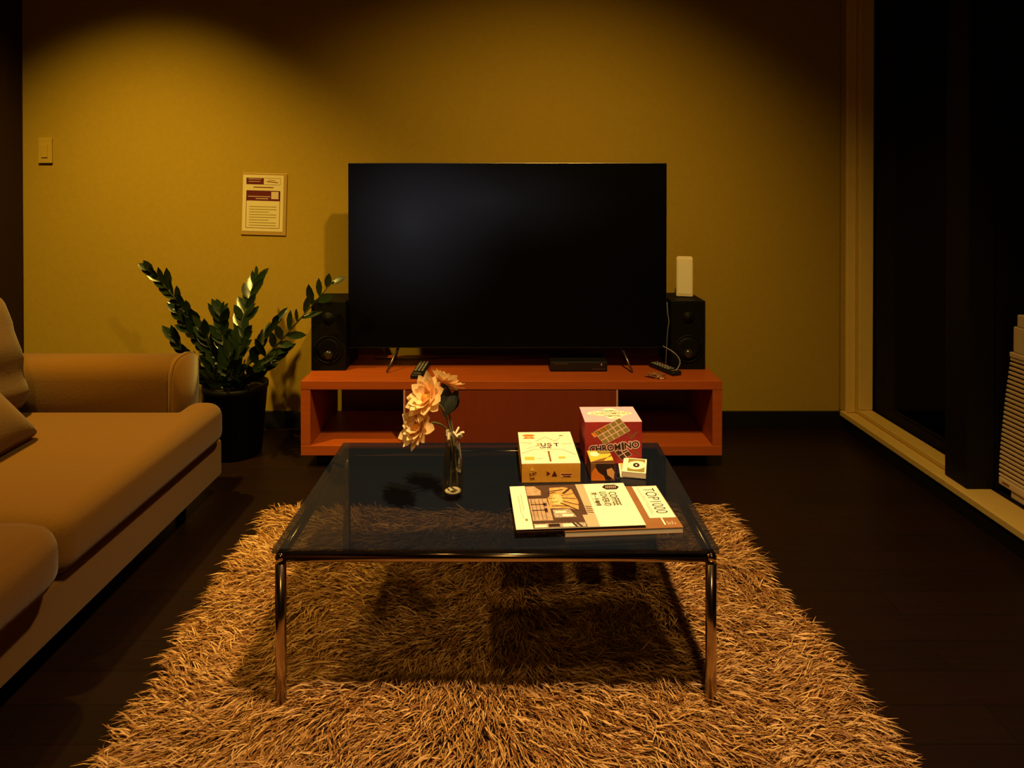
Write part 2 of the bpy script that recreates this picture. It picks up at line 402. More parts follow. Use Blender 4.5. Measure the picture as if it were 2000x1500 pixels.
# ------------------------------------------------------------------ rug
RUG_C = (-0.015, 1.06); RUG_A = R(1.8); RW, RL = 1.30, 1.86
rug = empty('shag_rug', (RUG_C[0], RUG_C[1], 0.0), RUG_A, 'tan long-pile shag rug under the glass coffee table', 'rug')
bm = bmesh.new(); bm_box(bm, -RW / 2, RW / 2, -RL / 2, RL / 2, 0.001, 0.012, 0.004, 2)
obj_from_bm('backing', bm, mat('rug_backing', (0.10, 0.05, 0.02), 0.95, spec=0.05), rug, local=True)
def rug_pile():
    N = 92000
    px = rng.uniform(-RW / 2, RW / 2, N); py = rng.uniform(-RL / 2, RL / 2, N)
    # clumped yarn: neighbouring strands share a slow random field
    def field(seed, f):
        g = np.random.default_rng(seed).normal(size=(64, 64))
        u = (px + 2) * f; v = (py + 2) * f
        i = np.floor(u).astype(int) % 63; j = np.floor(v).astype(int) % 63
        a = u - np.floor(u); b = v - np.floor(v)
        a = a * a * (3 - 2 * a); b = b * b * (3 - 2 * b)
        return g[i, j] * (1 - a) * (1 - b) + g[i + 1, j] * a * (1 - b) + g[i, j + 1] * (1 - a) * b + g[i + 1, j + 1] * a * b
    dx = px * 1.9; dy = (py - RL / 2 - 0.05) * 0.62
    ang = np.arctan2(dy, dx) + 0.50 * field(1, 7.0) + 0.38 * field(2, 22.0) + rng.normal(0, 0.22, N)
    L = 0.058 * (1 + 0.30 * field(3, 16.0).clip(-1.5, 1.5) * 0.5 + rng.normal(0, 0.16, N)).clip(0.5, 1.6)
    lift = (0.026 + 0.008 * field(4, 10.0) + rng.normal(0, 0.006, N)).clip(0.010, 0.050)
    curl = rng.normal(0, 0.30, N)
    wd = rng.uniform(0.0007, 0.0013, N)
    K = 5
    verts = np.zeros((N, K * 2 - 1, 3), np.float32)
    for k in range(K):
        t = k / (K - 1)
        a = ang + curl * t
        r_ = L * (t ** 1.25)
        x = px + r_ * np.cos(a); y = py + r_ * np.sin(a)
        z = 0.010 + lift * (1.9 * t - 1.25 * t * t) 
        ox = -np.sin(a) * wd * (1.0 if k < K - 1 else 0); oy = np.cos(a) * wd * (1.0 if k < K - 1 else 0)
        tw = rng.normal(0, 0.5, N) * wd
        if k < K - 1:
            verts[:, 2 * k] = np.stack([x - ox, y - oy, z - tw], 1)
            verts[:, 2 * k + 1] = np.stack([x + ox, y + oy, z + tw], 1)
        else:
            verts[:, 2 * k] = np.stack([x, y, z], 1)
    nv = K * 2 - 1
    base = (np.arange(N) * nv)[:, None]
    quads = np.concatenate([base + np.array([[2 * k, 2 * k + 1, 2 * k + 3, 2 * k + 2]]) for k in range(K - 2)], 1).reshape(N, -1)
    tri = base + np.array([[2 * (K - 2), 2 * (K - 2) + 1, 2 * (K - 1)]])
    loops = np.concatenate([quads, tri], 1).ravel().astype(np.int32)
    ls = np.array([4] * (K - 2) + [3]); tot = np.tile(ls, N)
    start = np.concatenate([[0], np.cumsum(tot)[:-1]]).astype(np.int32)
    me = bpy.data.meshes.new('pile')
    me.vertices.add(N * nv); me.vertices.foreach_set('co', verts.reshape(-1))
    me.loops.add(len(loops)); me.loops.foreach_set('vertex_index', loops)
    me.polygons.add(len(tot)); me.polygons.foreach_set('loop_start', start); me.polygons.foreach_set('loop_total', tot.astype(np.int32))
    me.update(calc_edges=True); me.validate()
    m = bpy.data.materials.new('shag_yarn'); m.use_nodes = True
    nt = m.node_tree; b = nt.nodes['Principled BSDF']
    g = nt.nodes.new('ShaderNodeNewGeometry')
    cr = nt.nodes.new('ShaderNodeValToRGB')
    cr.color_ramp.elements[0].color = (0.17, 0.055, 0.010, 1)
    cr.color_ramp.elements[1].color = (0.66, 0.39, 0.14, 1)
    e = cr.color_ramp.elements.new(0.55); e.color = (0.37, 0.18, 0.045, 1)
    nt.links.new(g.outputs['Random Per Island'], cr.inputs[0])
    nt.links.new(cr.outputs[0], b.inputs['Base Color'])
    b.inputs['Roughness'].default_value = 0.55; b.inputs['Specular IOR Level'].default_value = 0.3
    o = obj_from_me('pile', me, m, rug, True, True)
    o['kind'] = 'stuff'
rug_pile()

# ------------------------------------------------------------------ media console
YS0, YS1 = 2.33, 2.70; ZS = 0.311
con = empty('media_console', (0, 2.5, 0), 0, 'low reddish cherry wood media console with open ends under the television', 'console')
box('top', -0.742, 0.738, YS0, YS1, ZS - 0.031, ZS, M_CHERRY, con, 0.002)
box('side_panel', -0.742, -0.708, YS0 + 0.001, YS1, 0.0845, ZS - 0.0315, M_CHERRY, con, 0.001)
box('side_panel', 0.704, 0.738, YS0 + 0.001, YS1, 0.0845, ZS - 0.0315, M_CHERRY, con, 0.001)
box('bottom_panel', -0.742, 0.738, YS0, YS1, 0.048, 0.084, M_CHERRY, con, 0.002)
for x0, x1 in ((-0.3815, -0.3745), (0.3655, 0.3725)):
    box('divider', x0, x1, YS0 + 0.001, YS1, 0.0845, ZS - 0.0315, M_EDGE, con)
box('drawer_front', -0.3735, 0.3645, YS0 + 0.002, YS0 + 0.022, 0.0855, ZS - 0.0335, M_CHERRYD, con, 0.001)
box('drawer_box', -0.3735, 0.3645, YS0 + 0.0225, YS1 - 0.02, 0.0855, ZS - 0.05, M_DKBROWN, con)
for x in (-0.70, 0.66):
    for y in (YS0 + 0.05, YS1 - 0.09):
        box('foot', x, x + 0.04, y, y + 0.04, 0.0, 0.0475, M_BLACK, con)

# ------------------------------------------------------------------ television
TY = 2.48
tv = empty('television', (-0.017, 2.5, ZS), 0, 'large black flat-screen television standing on the cherry console', 'television')
box('housing', -0.612, 0.578, TY + 0.004, TY + 0.045, 0.392, 1.083, M_TVEDGE, tv, 0.003)
box('rear_cover', -0.40, 0.36, TY + 0.0455, TY + 0.085, 0.41, 0.80, M_BLACK, tv, 0.01)
def screen_mat():
    m = bpy.data.materials.new('screen_panel'); m.use_nodes = True
    nt = m.node_tree; b = nt.nodes['Principled BSDF']
    b.inputs['Base Color'].default_value = (0.002, 0.002, 0.002, 1)
    b.inputs['Roughness'].default_value = 0.35
    b.inputs['Specular IOR Level'].default_value = 0.05
    tc = nt.nodes.new('ShaderNodeTexCoord')
    def blob(c, s):
        mp = nt.nodes.new('ShaderNodeMapping')
        mp.inputs['Location'].default_value = (-c[0] / s[0], 0, -c[1] / s[1])
        mp.inputs['Scale'].default_value = (1 / s[0], 0, 1 / s[1])
        gr = nt.nodes.new('ShaderNodeTexGradient'); gr.gradient_type = 'SPHERICAL'
        nt.links.new(tc.outputs['Object'], mp.inputs[0]); nt.links.new(mp.outputs[0], gr.inputs[0])
        pw = nt.nodes.new('ShaderNodeMath'); pw.operation = 'POWER'; pw.inputs[1].default_value = 1.6
        nt.links.new(gr.outputs['Fac'], pw.inputs[0])
        return pw.outputs[0]
    # glossy sheen painted in as emission: a soft grey glow towards the upper left
    a = blob((-0.36, 0.545), (0.42, 0.42)); c = blob((-0.08, 0.63), (0.55, 0.22))
    ad = nt.nodes.new('ShaderNodeMath'); ad.operation = 'MULTIPLY_ADD'; ad.inputs[1].default_value = 0.55
    nt.links.new(c, ad.inputs[0]); nt.links.new(a, ad.inputs[2])
    sc = nt.nodes.new('ShaderNodeMath'); sc.operation = 'MULTIPLY'; sc.inputs[1].default_value = 0.0135
    nt.links.new(ad.outputs[0], sc.inputs[0])
    b.inputs['Emission Color'].default_value = (0.95, 0.93, 1.12, 1)
    nt.links.new(sc.outputs[0], b.inputs['Emission Strength'])
    return m
box('screen', -0.610, 0.5755, TY, TY + 0.0038, 0.395, 1.0805, screen_mat(), tv)
box('lower_bezel', -0.610, 0.5755, TY - 0.0015, TY + 0.0035, 0.3925, 0.3948, M_BLACK, tv)
for xt, xb in ((-0.427, -0.458), (0.412, 0.441)):
    bm = bmesh.new()
    bm_tube(bm, [(xt, TY + 0.02, 0.391), (xb, 2.432, ZS + 0.004)], 0.0040, 8)
    bm_tube(bm, [(xt, TY + 0.028, 0.391), (xb, 2.60, ZS + 0.004)], 0.0040, 8)
    obj_from_bm('foot', bm, M_STEEL, tv, smooth=True)

# ------------------------------------------------------------------ loudspeakers
def speaker(x0, x1, yf, label):
    s = empty('loudspeaker', ((x0 + x1) / 2, yf + 0.1, ZS), 0, label, 'speaker', 'pair of bookshelf speakers')
    z1 = ZS + 0.256
    box('cabinet', x0, x1, yf, yf + 0.205, ZS + 0.001, z1, M_BLACKM, s, 0.002)
    cx = (x0 + x1) / 2
    lathe('woofer_ring', [(0.046, 0.0), (0.052, 0.0), (0.052, 0.003), (0.046, 0.004), (0.046, 0.0)], (cx, yf - 0.0005, ZS + 0.078), M_CONE, s, 32, 'Y')
    lathe('woofer_cone', [(0.0455, 0.0), (0.0455, 0.002), (0.030, 0.0012), (0.018, 0.001)], (cx, yf - 0.0003, ZS + 0.078), M_CONE, s, 32, 'Y')
    dm = [(0.018 * math.cos(a), 0.013 * math.sin(a)) for a in [i * math.pi / 16 for i in range(8)]] + [(0.0008, 0.013)]
    lathe('dust_cap', dm, (cx, yf - 0.0016, ZS + 0.060), M_DOME, s, 24, 'Y')
    lathe('tweeter', [(0.022, 0.0), (0.022, 0.002), (0.012, 0.002), (0.009, 0.006), (0.001, 0.008)], (cx, yf - 0.0005, ZS + 0.195), M_CONE, s, 24, 'Y')
    return s
speaker(-0.745, -0.617, 2.464, 'black bookshelf speaker left of the television, beside the plant')
speaker(0.594, 0.722, 2.480, 'black bookshelf speaker right of the television, with a cream box on top')

# cream tower box on the right speaker
rt = empty('router', (0.672, 2.59, ZS + 0.2565), R(-14), 'cream upright router box standing on top of the black speaker', 'router')
bm = bmesh.new(); bm_box(bm, -0.032, 0.032, -0.022, 0.022, 0.0, 0.152, 0.006, 3)
obj_from_bm('casing', bm, M_CREAM, rt, local=True)
box('front_grille', -0.024, 0.024, -0.0232, -0.0222, 0.012, 0.140, M_WHITEP, rt, 0.0003, True)
box('top_cap', -0.027, 0.027, -0.017, 0.017, 0.1522, 0.155, M_WHITEP, rt, 0.001, True)

# set-top box
st = empty('set_top_box', (0.247, 2.51, ZS), 0, 'flat black set-top box under the right half of the television', 'set-top box')
box('body', 0.141, 0.352, 2.45, 2.57, ZS + 0.003, ZS + 0.036, M_BLACK, st, 0.002)
box('front_panel', 0.143, 0.350, 2.4485, 2.4495, ZS + 0.006, ZS + 0.033, mat('gloss_black', (0.006, 0.006, 0.007), 0.12, spec=0.5), st)
box('display_strip', 0.295, 0.342, 2.4472, 2.4482, ZS + 0.009, ZS + 0.0115, M_STEEL, st)
box('logo_strip', 0.155, 0.205, 2.4472, 2.4482, ZS + 0.0285, ZS + 0.031, M_STEEL, st)
lathe('power_button', [(0.006, 0), (0.006, 0.002), (0.001, 0.0025)], (0.330, 2.4484, ZS + 0.0245), M_STEEL, st, 16, 'Y')
for x in (0.155, 0.335):
    for y in (2.465, 2.555): box('rubber_foot', x - 0.006, x + 0.006, y - 0.006, y + 0.006, ZS + 0.0003, ZS + 0.0029, M_BLACK, st)

# remotes
def remote(loc, rz, label, ln, wd, rows):
    r_ = empty('remote_control', loc, rz, label, 'remote control', 'remotes on the media console')
    bm = bmesh.new(); bm_box(bm, -wd / 2, wd / 2, -ln / 2, ln / 2, 0.0005, 0.016, 0.005, 3)
    obj_from_bm('body', bm, M_BLACK, r_, local=True, smooth=True)
    bm = bmesh.new()
    for i in range(rows):
        for j in (-1, 0, 1):
            y = ln / 2 - 0.016 - i * (ln * 0.72 / rows)
            bm_box(bm, j * wd * 0.28 - wd * 0.085, j * wd * 0.28 + wd * 0.085, y - 0.003, y + 0.003, 0.0162, 0.0182, 0.0006, 1)
    obj_from_bm('buttons', bm, mat('remote_button', (0.36, 0.33, 0.30), 0.5), r_, local=True)
    box('label_strip', -wd * 0.3, wd * 0.3, -ln / 2 + 0.018, -ln / 2 + 0.0205, 0.0162, 0.0168, M_GREY, r_, 0, True)
    return r_
remote((-0.336, 2.448, ZS), R(-2), 'black remote with pale buttons beside the left television foot', 0.19, 0.044, 7)
remote((0.566, 2.462, ZS), R(24), 'dark remote lying slanted by the right speaker, behind the crumpled wrapper', 0.15, 0.040, 7)

# crumpled wrapper
wr = empty('crumpled_wrapper', (0.515, 2.375, ZS), R(-10), 'small crumpled brown shiny wrapper on the right end of the console', 'wrapper')
for (cx, cy, sc_, sd, nm) in ((0, 0, 1.0, 3, 'wrapper_body'), (0.012, -0.012, 0.6, 9, 'torn_flap')):
    bm = bmesh.new(); bmesh.ops.create_icosphere(bm, subdivisions=3, radius=1.0)
    for v in bm.verts:
        d = v.co.normalized()
        k = 1 + 0.55 * noise.noise(d * 2.3 + Vector((sd, 0, 0))) + 0.4 * noise.noise(d * 5.5 + Vector((0, sd, 0)))
        v.co = Vector((cx + d.x * k * 0.030 * sc_, cy + d.y * k * 0.017 * sc_, max(0.0005, 0.007 * sc_ + d.z * k * 0.009 * sc_)))
    obj_from_bm(nm, bm, M_WRAP, wr, local=True)

# cables
cb = tube('loose_cable', catmull([(0.562, 2.475, 0.4), (0.585, 2.43, 0.392), (0.606, 2.425, 0.372), (0.612, 2.42, 0.352), (0.600, 2.415, 0.330), (0.576, 2.40, 0.3135)], 6), 0.0022, M_CABLE, None, 8)
tag(cb, 'grey cable bent in a hook in front of the right speaker', 'cable')
cb = tube('loose_cable', catmull([(0.583, 2.500, 0.56), (0.5835, 2.49, 0.52), (0.587, 2.488, 0.49), (0.584, 2.49, 0.46), (0.5835, 2.50, 0.42), (0.585, 2.53, 0.3135)], 6), 0.0016, M_CABLE, None, 8)
tag(cb, 'thin grey cable hanging between the television edge and the right speaker', 'cable')
cb = tube('loose_cable', catmull([(-0.55, 2.64, 0.3145), (-0.40, 2.62, 0.3145), (-0.25, 2.655, 0.3145), (-0.05, 2.63, 0.3145), (0.10, 2.66, 0.3145), (0.3, 2.64, 0.3145)], 6), 0.003, M_CABLE, None, 8)
tag(cb, 'cable lying along the console behind the television', 'cable')

# ------------------------------------------------------------------ sofa
sofa = empty('sofa', (-1.4, 1.28, 0.0), 0, 'beige fabric sofa with loose cushions along the left side', 'sofa')
box('base', -1.90, -0.925, 0.10, 2.12, 0.072, 0.190, M_SOFA, sofa, 0.012, seg=4, smooth=False)
bm = bmesh.new(); bm_box(bm, -1.92, -1.72, 0.10, 2.17, 0.1905, 0.60, 0.05, 6)
obj_from_bm('back', bm, M_SOFA, sofa, smooth=True)
# arm with rounded top and a flat end panel
bm = bmesh.new()
prof = [(2.000, 0.10), (2.000, 0.405), (2.004, 0.428), (2.016, 0.447), (2.036, 0.459), (2.062, 0.464), (2.098, 0.464), (2.128, 0.458), (2.150, 0.443), (2.162, 0.422), (2.166, 0.10)]
a = [bm.verts.new((-1.719, y, z)) for y, z in prof]; b_ = [bm.verts.new((-1.034, y, z)) for y, z in prof]
bm.faces.new(a[::-1]); 
for i in range(len(prof)): bm.faces.new((a[i], a[(i + 1) % len(prof)], b_[(i + 1) % len(prof)], b_[i]))
bm.faces.new(b_)
arm = obj_from_bm('arm', bm, M_SOFA, sofa, smooth=False)
for p in arm.data.polygons: p.use_smooth = len(p.vertices) == 4 and abs(p.normal.x) < 0.5
bm = bmesh.new()
pr2 = [(y + (0.004 if y > 2.08 else -0.004), z + (0.005 if z > 0.2 else 0)) for y, z in prof]
a = [bm.verts.new((-1.0345, y, z)) for y, z in pr2]; b_ = [bm.verts.new((-1.018, y, z)) for y, z in pr2]
bm.faces.new(a[::-1]); bm.faces.new(b_)
for i in range(len(pr2)): bm.faces.new((a[i], a[(i + 1) % len(pr2)], b_[(i + 1) % len(pr2)], b_[i]))
bmesh.ops.bevel(bm, geom=[e for e in bm.edges if all(v.co.x > -1.02 for v in e.verts)], offset=0.006, segments=3, affect='EDGES')
obj_from_bm('arm_end_panel', bm, M_SOFA, arm, smooth=True)
seat = plan_cushion('seat_cushion', [(-1.715, 1.322), (-0.895, 1.322), (-0.895, 2.085), (-1.012, 2.085), (-1.012, 1.995), (-1.715, 1.995)], 0.192, 0.325, 0.045, M_SOFA, sofa)
soft_box('seat_cushion', (0.84, 0.78, 0.150), 0.062, M_SOFA2, sofa, Matrix.Translation((-1.292, 0.925, 0.268)), 18, (0.012, 0.012, 0.012))
for (x, y) in ((-0.99, 1.98), (-0.99, 0.3), (-1.8, 1.98), (-1.8, 0.3)):
    lathe('leg', [(0.014, 0.0), (0.018, 0.0715)], (x, y, 0.0), M_BLACK, sofa, 14)
# back cushion resting on the seat
bc = empty('back_cushion', (-1.55, 1.62, 0.325), 0, 'beige back cushion leaning against the sofa back beside the arm', 'cushion')
def crease(u):
    u.x += 0.007 * math.sin(u.z * 42 + u.y * 9) * max(0.0, 0.5 - u.z * 4) 
    return u
soft_box('cover', (0.19, 0.62, 0.35), 0.06, M_SOFA2, bc, Matrix.Translation((-1.535, 1.67, 0.502)) @ Matrix.Rotation(R(-16), 4, 'Y'), 18, (0.035, 0.0, 0.025), 0.008, seed=3, sag=crease)
# throw pillow
tp = empty('throw_pillow', (-1.34, 1.55, 0.33), 0, 'tan square throw pillow propped on the seat in front of the back cushion', 'pillow')
xf = Matrix.Translation((-1.375, 1.550, 0.462)) @ Matrix.Rotation(R(3), 4, 'Z') @ Matrix.Rotation(R(-45), 4, 'Y')
def pinch(u):
    k = 1 - 0.10 * (abs(u.y / 0.2) * abs(u.z / 0.2) < 0.5) * 0
    e = max(abs(u.y), abs(u.z)) / 0.20
    u.x *= max(0.12, 1 - e ** 4 * 0.9)
    return u
soft_box('cover', (0.12, 0.40, 0.36), 0.018, M_SOFA2, tp, xf, 18, (0.02, 0, 0), 0.004, seed=8, sag=pinch)

# ------------------------------------------------------------------ coffee table
TX0, TX1, TY0, TY1, TZ = -0.442, 0.382, 1.220, 1.737, 0.32
tab = empty('coffee_table', ((TX0 + TX1) / 2, (TY0 + TY1) / 2, 0), 0, 'square-cornered coffee table with smoked glass top on chrome tube legs', 'table')
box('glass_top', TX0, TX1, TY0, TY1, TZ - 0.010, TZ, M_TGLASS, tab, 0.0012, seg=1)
lx0, lx1, ly0, ly1 = TX0 + 0.012, TX1 - 0.012, TY0 + 0.012, TY1 - 0.012
zr = TZ - 0.0205
for x in (lx0, lx1):
    for y in (ly0, ly1):
        lg = lathe('leg', [(0.0100, 0.0125), (0.0100, zr - 0.0105)], (x, y, 0), M_CHROME, tab, 20)
        for p in lg.data.polygons: p.use_smooth = len(p.vertices) == 4
        bm = bmesh.new(); bmesh.ops.create_uvsphere(bm, u_segments=18, v_segments=12, radius=0.0101)
        bmesh.ops.translate(bm, vec=(x, y, zr), verts=bm.verts[:])
        obj_from_bm('corner_joint', bm, M_CHROME, tab, smooth=True)
for y in (ly0, ly1): tube('rail', [(lx0 + 0.008, y, zr), (lx1 - 0.008, y, zr)], 0.0095, M_CHROME, tab, 18)
for x in (lx0, lx1): tube('rail', [(x, ly0 + 0.008, zr), (x, ly1 - 0.008, zr)], 0.0095, M_CHROME, tab, 18)

# ------------------------------------------------------------------ vase and flowers
VX, VY = -0.127, 1.425
va = empty('bottle_vase', (VX, VY, TZ), 0, 'clear glass bottle vase holding peach flowers on the coffee table', 'vase')
outp = [(0.0005, 0.0006), (0.0195, 0.0006), (0.0225, 0.004), (0.0225, 0.062), (0.0215, 0.082), (0.0172, 0.104), (0.0158, 0.118), (0.0165, 0.128), (0.0185, 0.131)]
inp = [(0.0165, 0.1315), (0.0140, 0.126), (0.0136, 0.118), (0.0150, 0.104), (0.0192, 0.082), (0.0203, 0.062), (0.0203, 0.018), (0.0170, 0.0125), (0.0005, 0.0115)]
lathe('bottle', outp + inp, (VX, VY, TZ), thin_glass('clear_vase_glass', (0.90, 0.88, 0.80), 1.9), va, 40)
lathe('base_glint_ring', [(0.0060, 0.0128), (0.0160, 0.0136), (0.0175, 0.0150), (0.0165, 0.0164), (0.0120, 0.0150), (0.0060, 0.0136), (0.0060, 0.0128)], (VX, VY, TZ), mat('base_glint', (0.85, 0.80, 0.66), 0.25), va, 32)  # pale ring paints in the light caught by the thick clear base
# faceted cream collar on the mouth
bm = bmesh.new()
for k in range(7):
    a = k * 2 * math.pi / 7 + 0.3
    c = Vector((VX + 0.003 + 0.0135 * math.cos(a), VY + 0.0135 * math.sin(a), TZ + 0.136 + 0.004 * (k % 2)))
    g = bmesh.ops.create_cube(bm, size=0.011)
    mm = Matrix.Translation(c) @ Euler((0.5 * math.cos(a) + 0.4, 0.6 * math.sin(a), a + 0.6)).to_matrix().to_4x4() @ Matrix.Diagonal((1, 0.35, 1.3, 1))
    bmesh.ops.transform(bm, matrix=mm, verts=g['verts'])
obj_from_bm('faceted_collar', bm, mat('cream_glass_facet', (0.72, 0.62, 0.42), 0.2, spec=0.6), va)

def petal_mesh(ln, wd, cup):
    bm = bmesh.new(); rows = []
    for i in range(6):
        t = i / 5
        ww = wd / 2 * (math.sin(math.pi * min(1, t * 0.86 + 0.10)) ** 0.75)
        if i == 5: ww = wd * 0.04
        z = cup * ln * (1.5 * t * t - 0.7 * t)
        rows.append([bm.verts.new((ln * t, s * ww, z + 0.18 * abs(s) * ww)) for s in (-1, 0, 1)])
    for i in range(5):
        for j in range(2): bm.faces.new((rows[i][j], rows[i][j + 1], rows[i + 1][j + 1], rows[i + 1][j]))
    me = bpy.data.meshes.new('petal'); bm.to_mesh(me); bm.free()
    me.materials.append(M_PETAL)
    for p in me.polygons: p.use_smooth = True
    return me
PET = [petal_mesh(0.041, 0.024, 0.15), petal_mesh(0.033, 0.021, 0.22), petal_mesh(0.024, 0.016, 0.3)]
def flower(label, c, axis, stem_pts, scale, seed, leaf=None):
    fl = empty('artificial_flower', (VX, VY, TZ + 0.0125), 0, label, 'flower', 'peach flowers in the bottle vase')
    tube('stem', catmull(stem_pts, 6), 0.0023, M_FSTEM, fl, 8)
    loc = WM[fl].inverted()
    q = Vector(axis).normalized().to_track_quat('Z', 'Y').to_matrix().to_4x4()
    fr = loc @ Matrix.Translation(c) @ q @ Matrix.Scale(scale, 4)
    bm = bmesh.new(); bmesh.ops.create_icosphere(bm, subdivisions=3, radius=1)
    for v in bm.verts: v.co = Vector((v.co.x * 0.012, v.co.y * 0.012, v.co.z * 0.008 + 0.005))
    bmesh.ops.transform(bm, matrix=fr, verts=bm.verts[:])
    bl = obj_from_bm('flower_head', bm, M_CENTRE, fl, local=True, smooth=True)
    rr = random.Random(seed)
    for me, n, el, r0, off in ((PET[0], 13, 6, 0.008, 0), (PET[1], 12, 22, 0.007, .3), (PET[2], 11, 42, 0.005, .1)):
        for k in range(n):
            o = bpy.data.objects.new('petal', me); COL.objects.link(o); o.parent = bl
            a = 2 * math.pi * k / n + off + rr.uniform(-.12, .12)
            s = rr.uniform(0.88, 1.12)
            o.matrix_local = fr @ Matrix.Rotation(a, 4, 'Z') @ Matrix.Translation((r0, 0, 0.003)) @ Matrix.Rotation(-R(el + rr.uniform(-12, 12)), 4, 'Y') @ Matrix.Rotation(R(rr.uniform(-14, 14)), 4, 'X') @ Matrix.Scale(s, 4)
    # calyx
    bm = bmesh.new(); bm_tube(bm, [fr @ Vector((0, 0, -0.010)), fr @ Vector((0, 0, 0.003))], [0.003 * scale, 0.011 * scale], 12)
    obj_from_bm('calyx', bm, M_FLEAF, bl, local=True, smooth=True)
    if leaf:
        for (p, d, ln, wd) in leaf:
            bm = bmesh.new(); d = Vector(d).normalized(); sd = d.cross(Vector((0.3, -1, 0.2))).normalized(); nr = d.cross(sd)
            rows = []
            for i in range(6):
                t = i / 5; ww = wd / 2 * math.sin(math.pi * min(0.97, t * 0.93 + 0.07))
                rows.append([bm.verts.new(Vector(p) + d * ln * t + sd * s * ww + nr * (0.006 * t * t + 0.003 * abs(s))) for s in (-1, 0, 1)])
            for i in range(5):
                for j in range(2): bm.faces.new((rows[i][j], rows[i][j + 1], rows[i + 1][j + 1], rows[i + 1][j]))
            obj_from_bm('leaf', bm, M_FLEAF, fl, smooth=True)
    return fl
flower('upper peach flower facing the camera in the bottle vase', (-0.176, 1.39, 0.545), (-0.50, -0.64, 0.62),
       [(VX + 0.010, VY, 0.345), (VX + 0.002, VY, 0.43), (VX - 0.008, VY, 0.475), (-0.150, 1.41, 0.520), (-0.170, 1.394, 0.540)], 1.05, 1,
       [((-0.142, 1.415, 0.505), (0.1, 0.1, 1), 0.055, 0.030), ((-0.145, 1.41, 0.50), (0.5, 0.2, 0.8), 0.060, 0.026)])
flower('lower peach flower nodding left below the others in the bottle vase', (-0.192, 1.375, 0.490), (-0.62, -0.66, 0.36),
       [(VX - 0.006, VY, 0.345), (VX - 0.004, VY, 0.43), (VX - 0.014, VY, 0.468), (-0.165, 1.40, 0.490), (-0.188, 1.38, 0.489)], 0.95, 2)
flower('rear peach flower turned right behind the upper one in the vase', (-0.146, 1.43, 0.562), (0.35, 0.50, 0.78),
       [(VX + 0.004, VY + 0.006, 0.345), (VX + 0.003, VY + 0.004, 0.43), (VX - 0.006, VY + 0.004, 0.49), (-0.147, 1.43, 0.545), (-0.147, 1.43, 0.556)], 0.88, 3,
       [((-0.136, 1.43, 0.50), (0.35, 0.3, 0.85), 0.052, 0.030)])

# ------------------------------------------------------------------ games on the table
def root_box(name, cx, cy, z, rz, label, cat, group=None):
    return empty(name, (cx, cy, z), R(rz), label, cat, group)
Z0 = TZ + 0.0004
# word-guessing party game
g1 = root_box('board_game_box', 0.085, 1.595, Z0, 2.0, 'cream and amber board game box with JUST ONE on the lid', 'game box')
W, D, H = 0.133, 0.195, 0.043
box('box_base', -W / 2, W / 2, -D / 2, D / 2, 0, H - 0.0005, M_AMBER, g1, 0.0008, True)
box('lid', -W / 2, W / 2, -D / 2, D / 2, H - 0.0004, H + 0.0006, M_PAPER, g1, 0, True)
T = f_top(H + 0.0006)
cc = (0.0, 0.016)
rays = [(-.066, .03), (-.066, -.03), (-.03, -.097), (.066, .02), (.066, -.045), (.03, .085), (-.02, .075), (.045, .078)]
inner = [(-.042, .022), (-.032, -.012), (0, -.022), (.040, .015), (.034, -.014), (.018, .042), (-.018, .040), (.010, .055)]
prints('lid_lines', T, [line(-.063, .028, -.036, .022, .0016), line(-.063, -.040, -.034, -.016, .0016), line(.063, .018, .036, .016, .0016),
    line(.063, -.052, .034, -.018, .0016), line(-.026, .034, 0, .062, .0016), line(0, .062, .022, .034, .0016), line(.022, .034, .036, .056, .0016),
    line(-.034, -.016, .034, -.018, .0013), line(-.05, -.012, -.034, .0, .0013), line(-.012, -.031, .012, -.031, .0013), line(-.016, -.070, -.030, -.070, .0016)], M_GREY, g1)
prints('pencil_print', T, [line(0, -.028, 0, -.088, .0042)], M_BROWN, g1, .0001)
prints('telephone_print', T, [[(-.056, .052), (-.026, .052), (-.033, .066), (-.049, .066)], [(-.058, .072), (-.050, .080), (-.032, .080), (-.024, .072), (-.031, .068), (-.051, .068)]], M_ORANGE, g1)
prints('telephone_dial_print', T, [ellipse(-.041, .060, .006, .005)], M_PEACHP, g1, .0001)
prints('badge_print', T, [rect(-.058, -.078, -.036, -.060), rect(.020, -.072, .036, -.061)], M_YELLOW, g1)
prints('sprig_print', T, [ellipse(.040, .070, .006, .003, 14, .4)], M_OLIVE, g1)
for s, u, mt in (('J', -.024, M_PEACHP), ('U', -.009, M_INK), ('S', .006, M_BROWN), ('T', .023, M_INK)):
    text('title_lettering', s, T, .0125, .020, mt, g1, .02, 0, (u, .012 if s != 'T' else .011), .0001)
text('title_lettering', 'ONE', T, .028, .0105, M_INK, g1, .02, 0, (-.005, -.0055), .0001)
F = f_front(-D / 2)
text('side_lettering', 'JUST', F, .018, .0085, M_MAROON, g1, .02, 0.15, (-.041, .019))
text('side_lettering', 'ONE', F, .011, .006, M_MAROON, g1, .02, 0.1, (-.043, .0095))
prints('side_sun_print', F, [[(-.048, .027), (-.037, .027), (-.0425, .037)]], M_YELLOW, g1)
prints('side_triangles', F, [[(-.010, .015), (-.010, .026), (-.002, .0205)], [(.001, .014), (.014, .014), (.0075, .027)]], M_MAROON, g1)
prints('side_caption_plate', F, [[(.022, .011), (.048, .013), (.048, .021), (.020, .021)]], M_PEACHP, g1)
prints('side_caption_bars', F, [rect(.0225, .0165, .047, .0195), rect(.026, .0125, .044, .0150)], M_MAROON, g1, .0001)
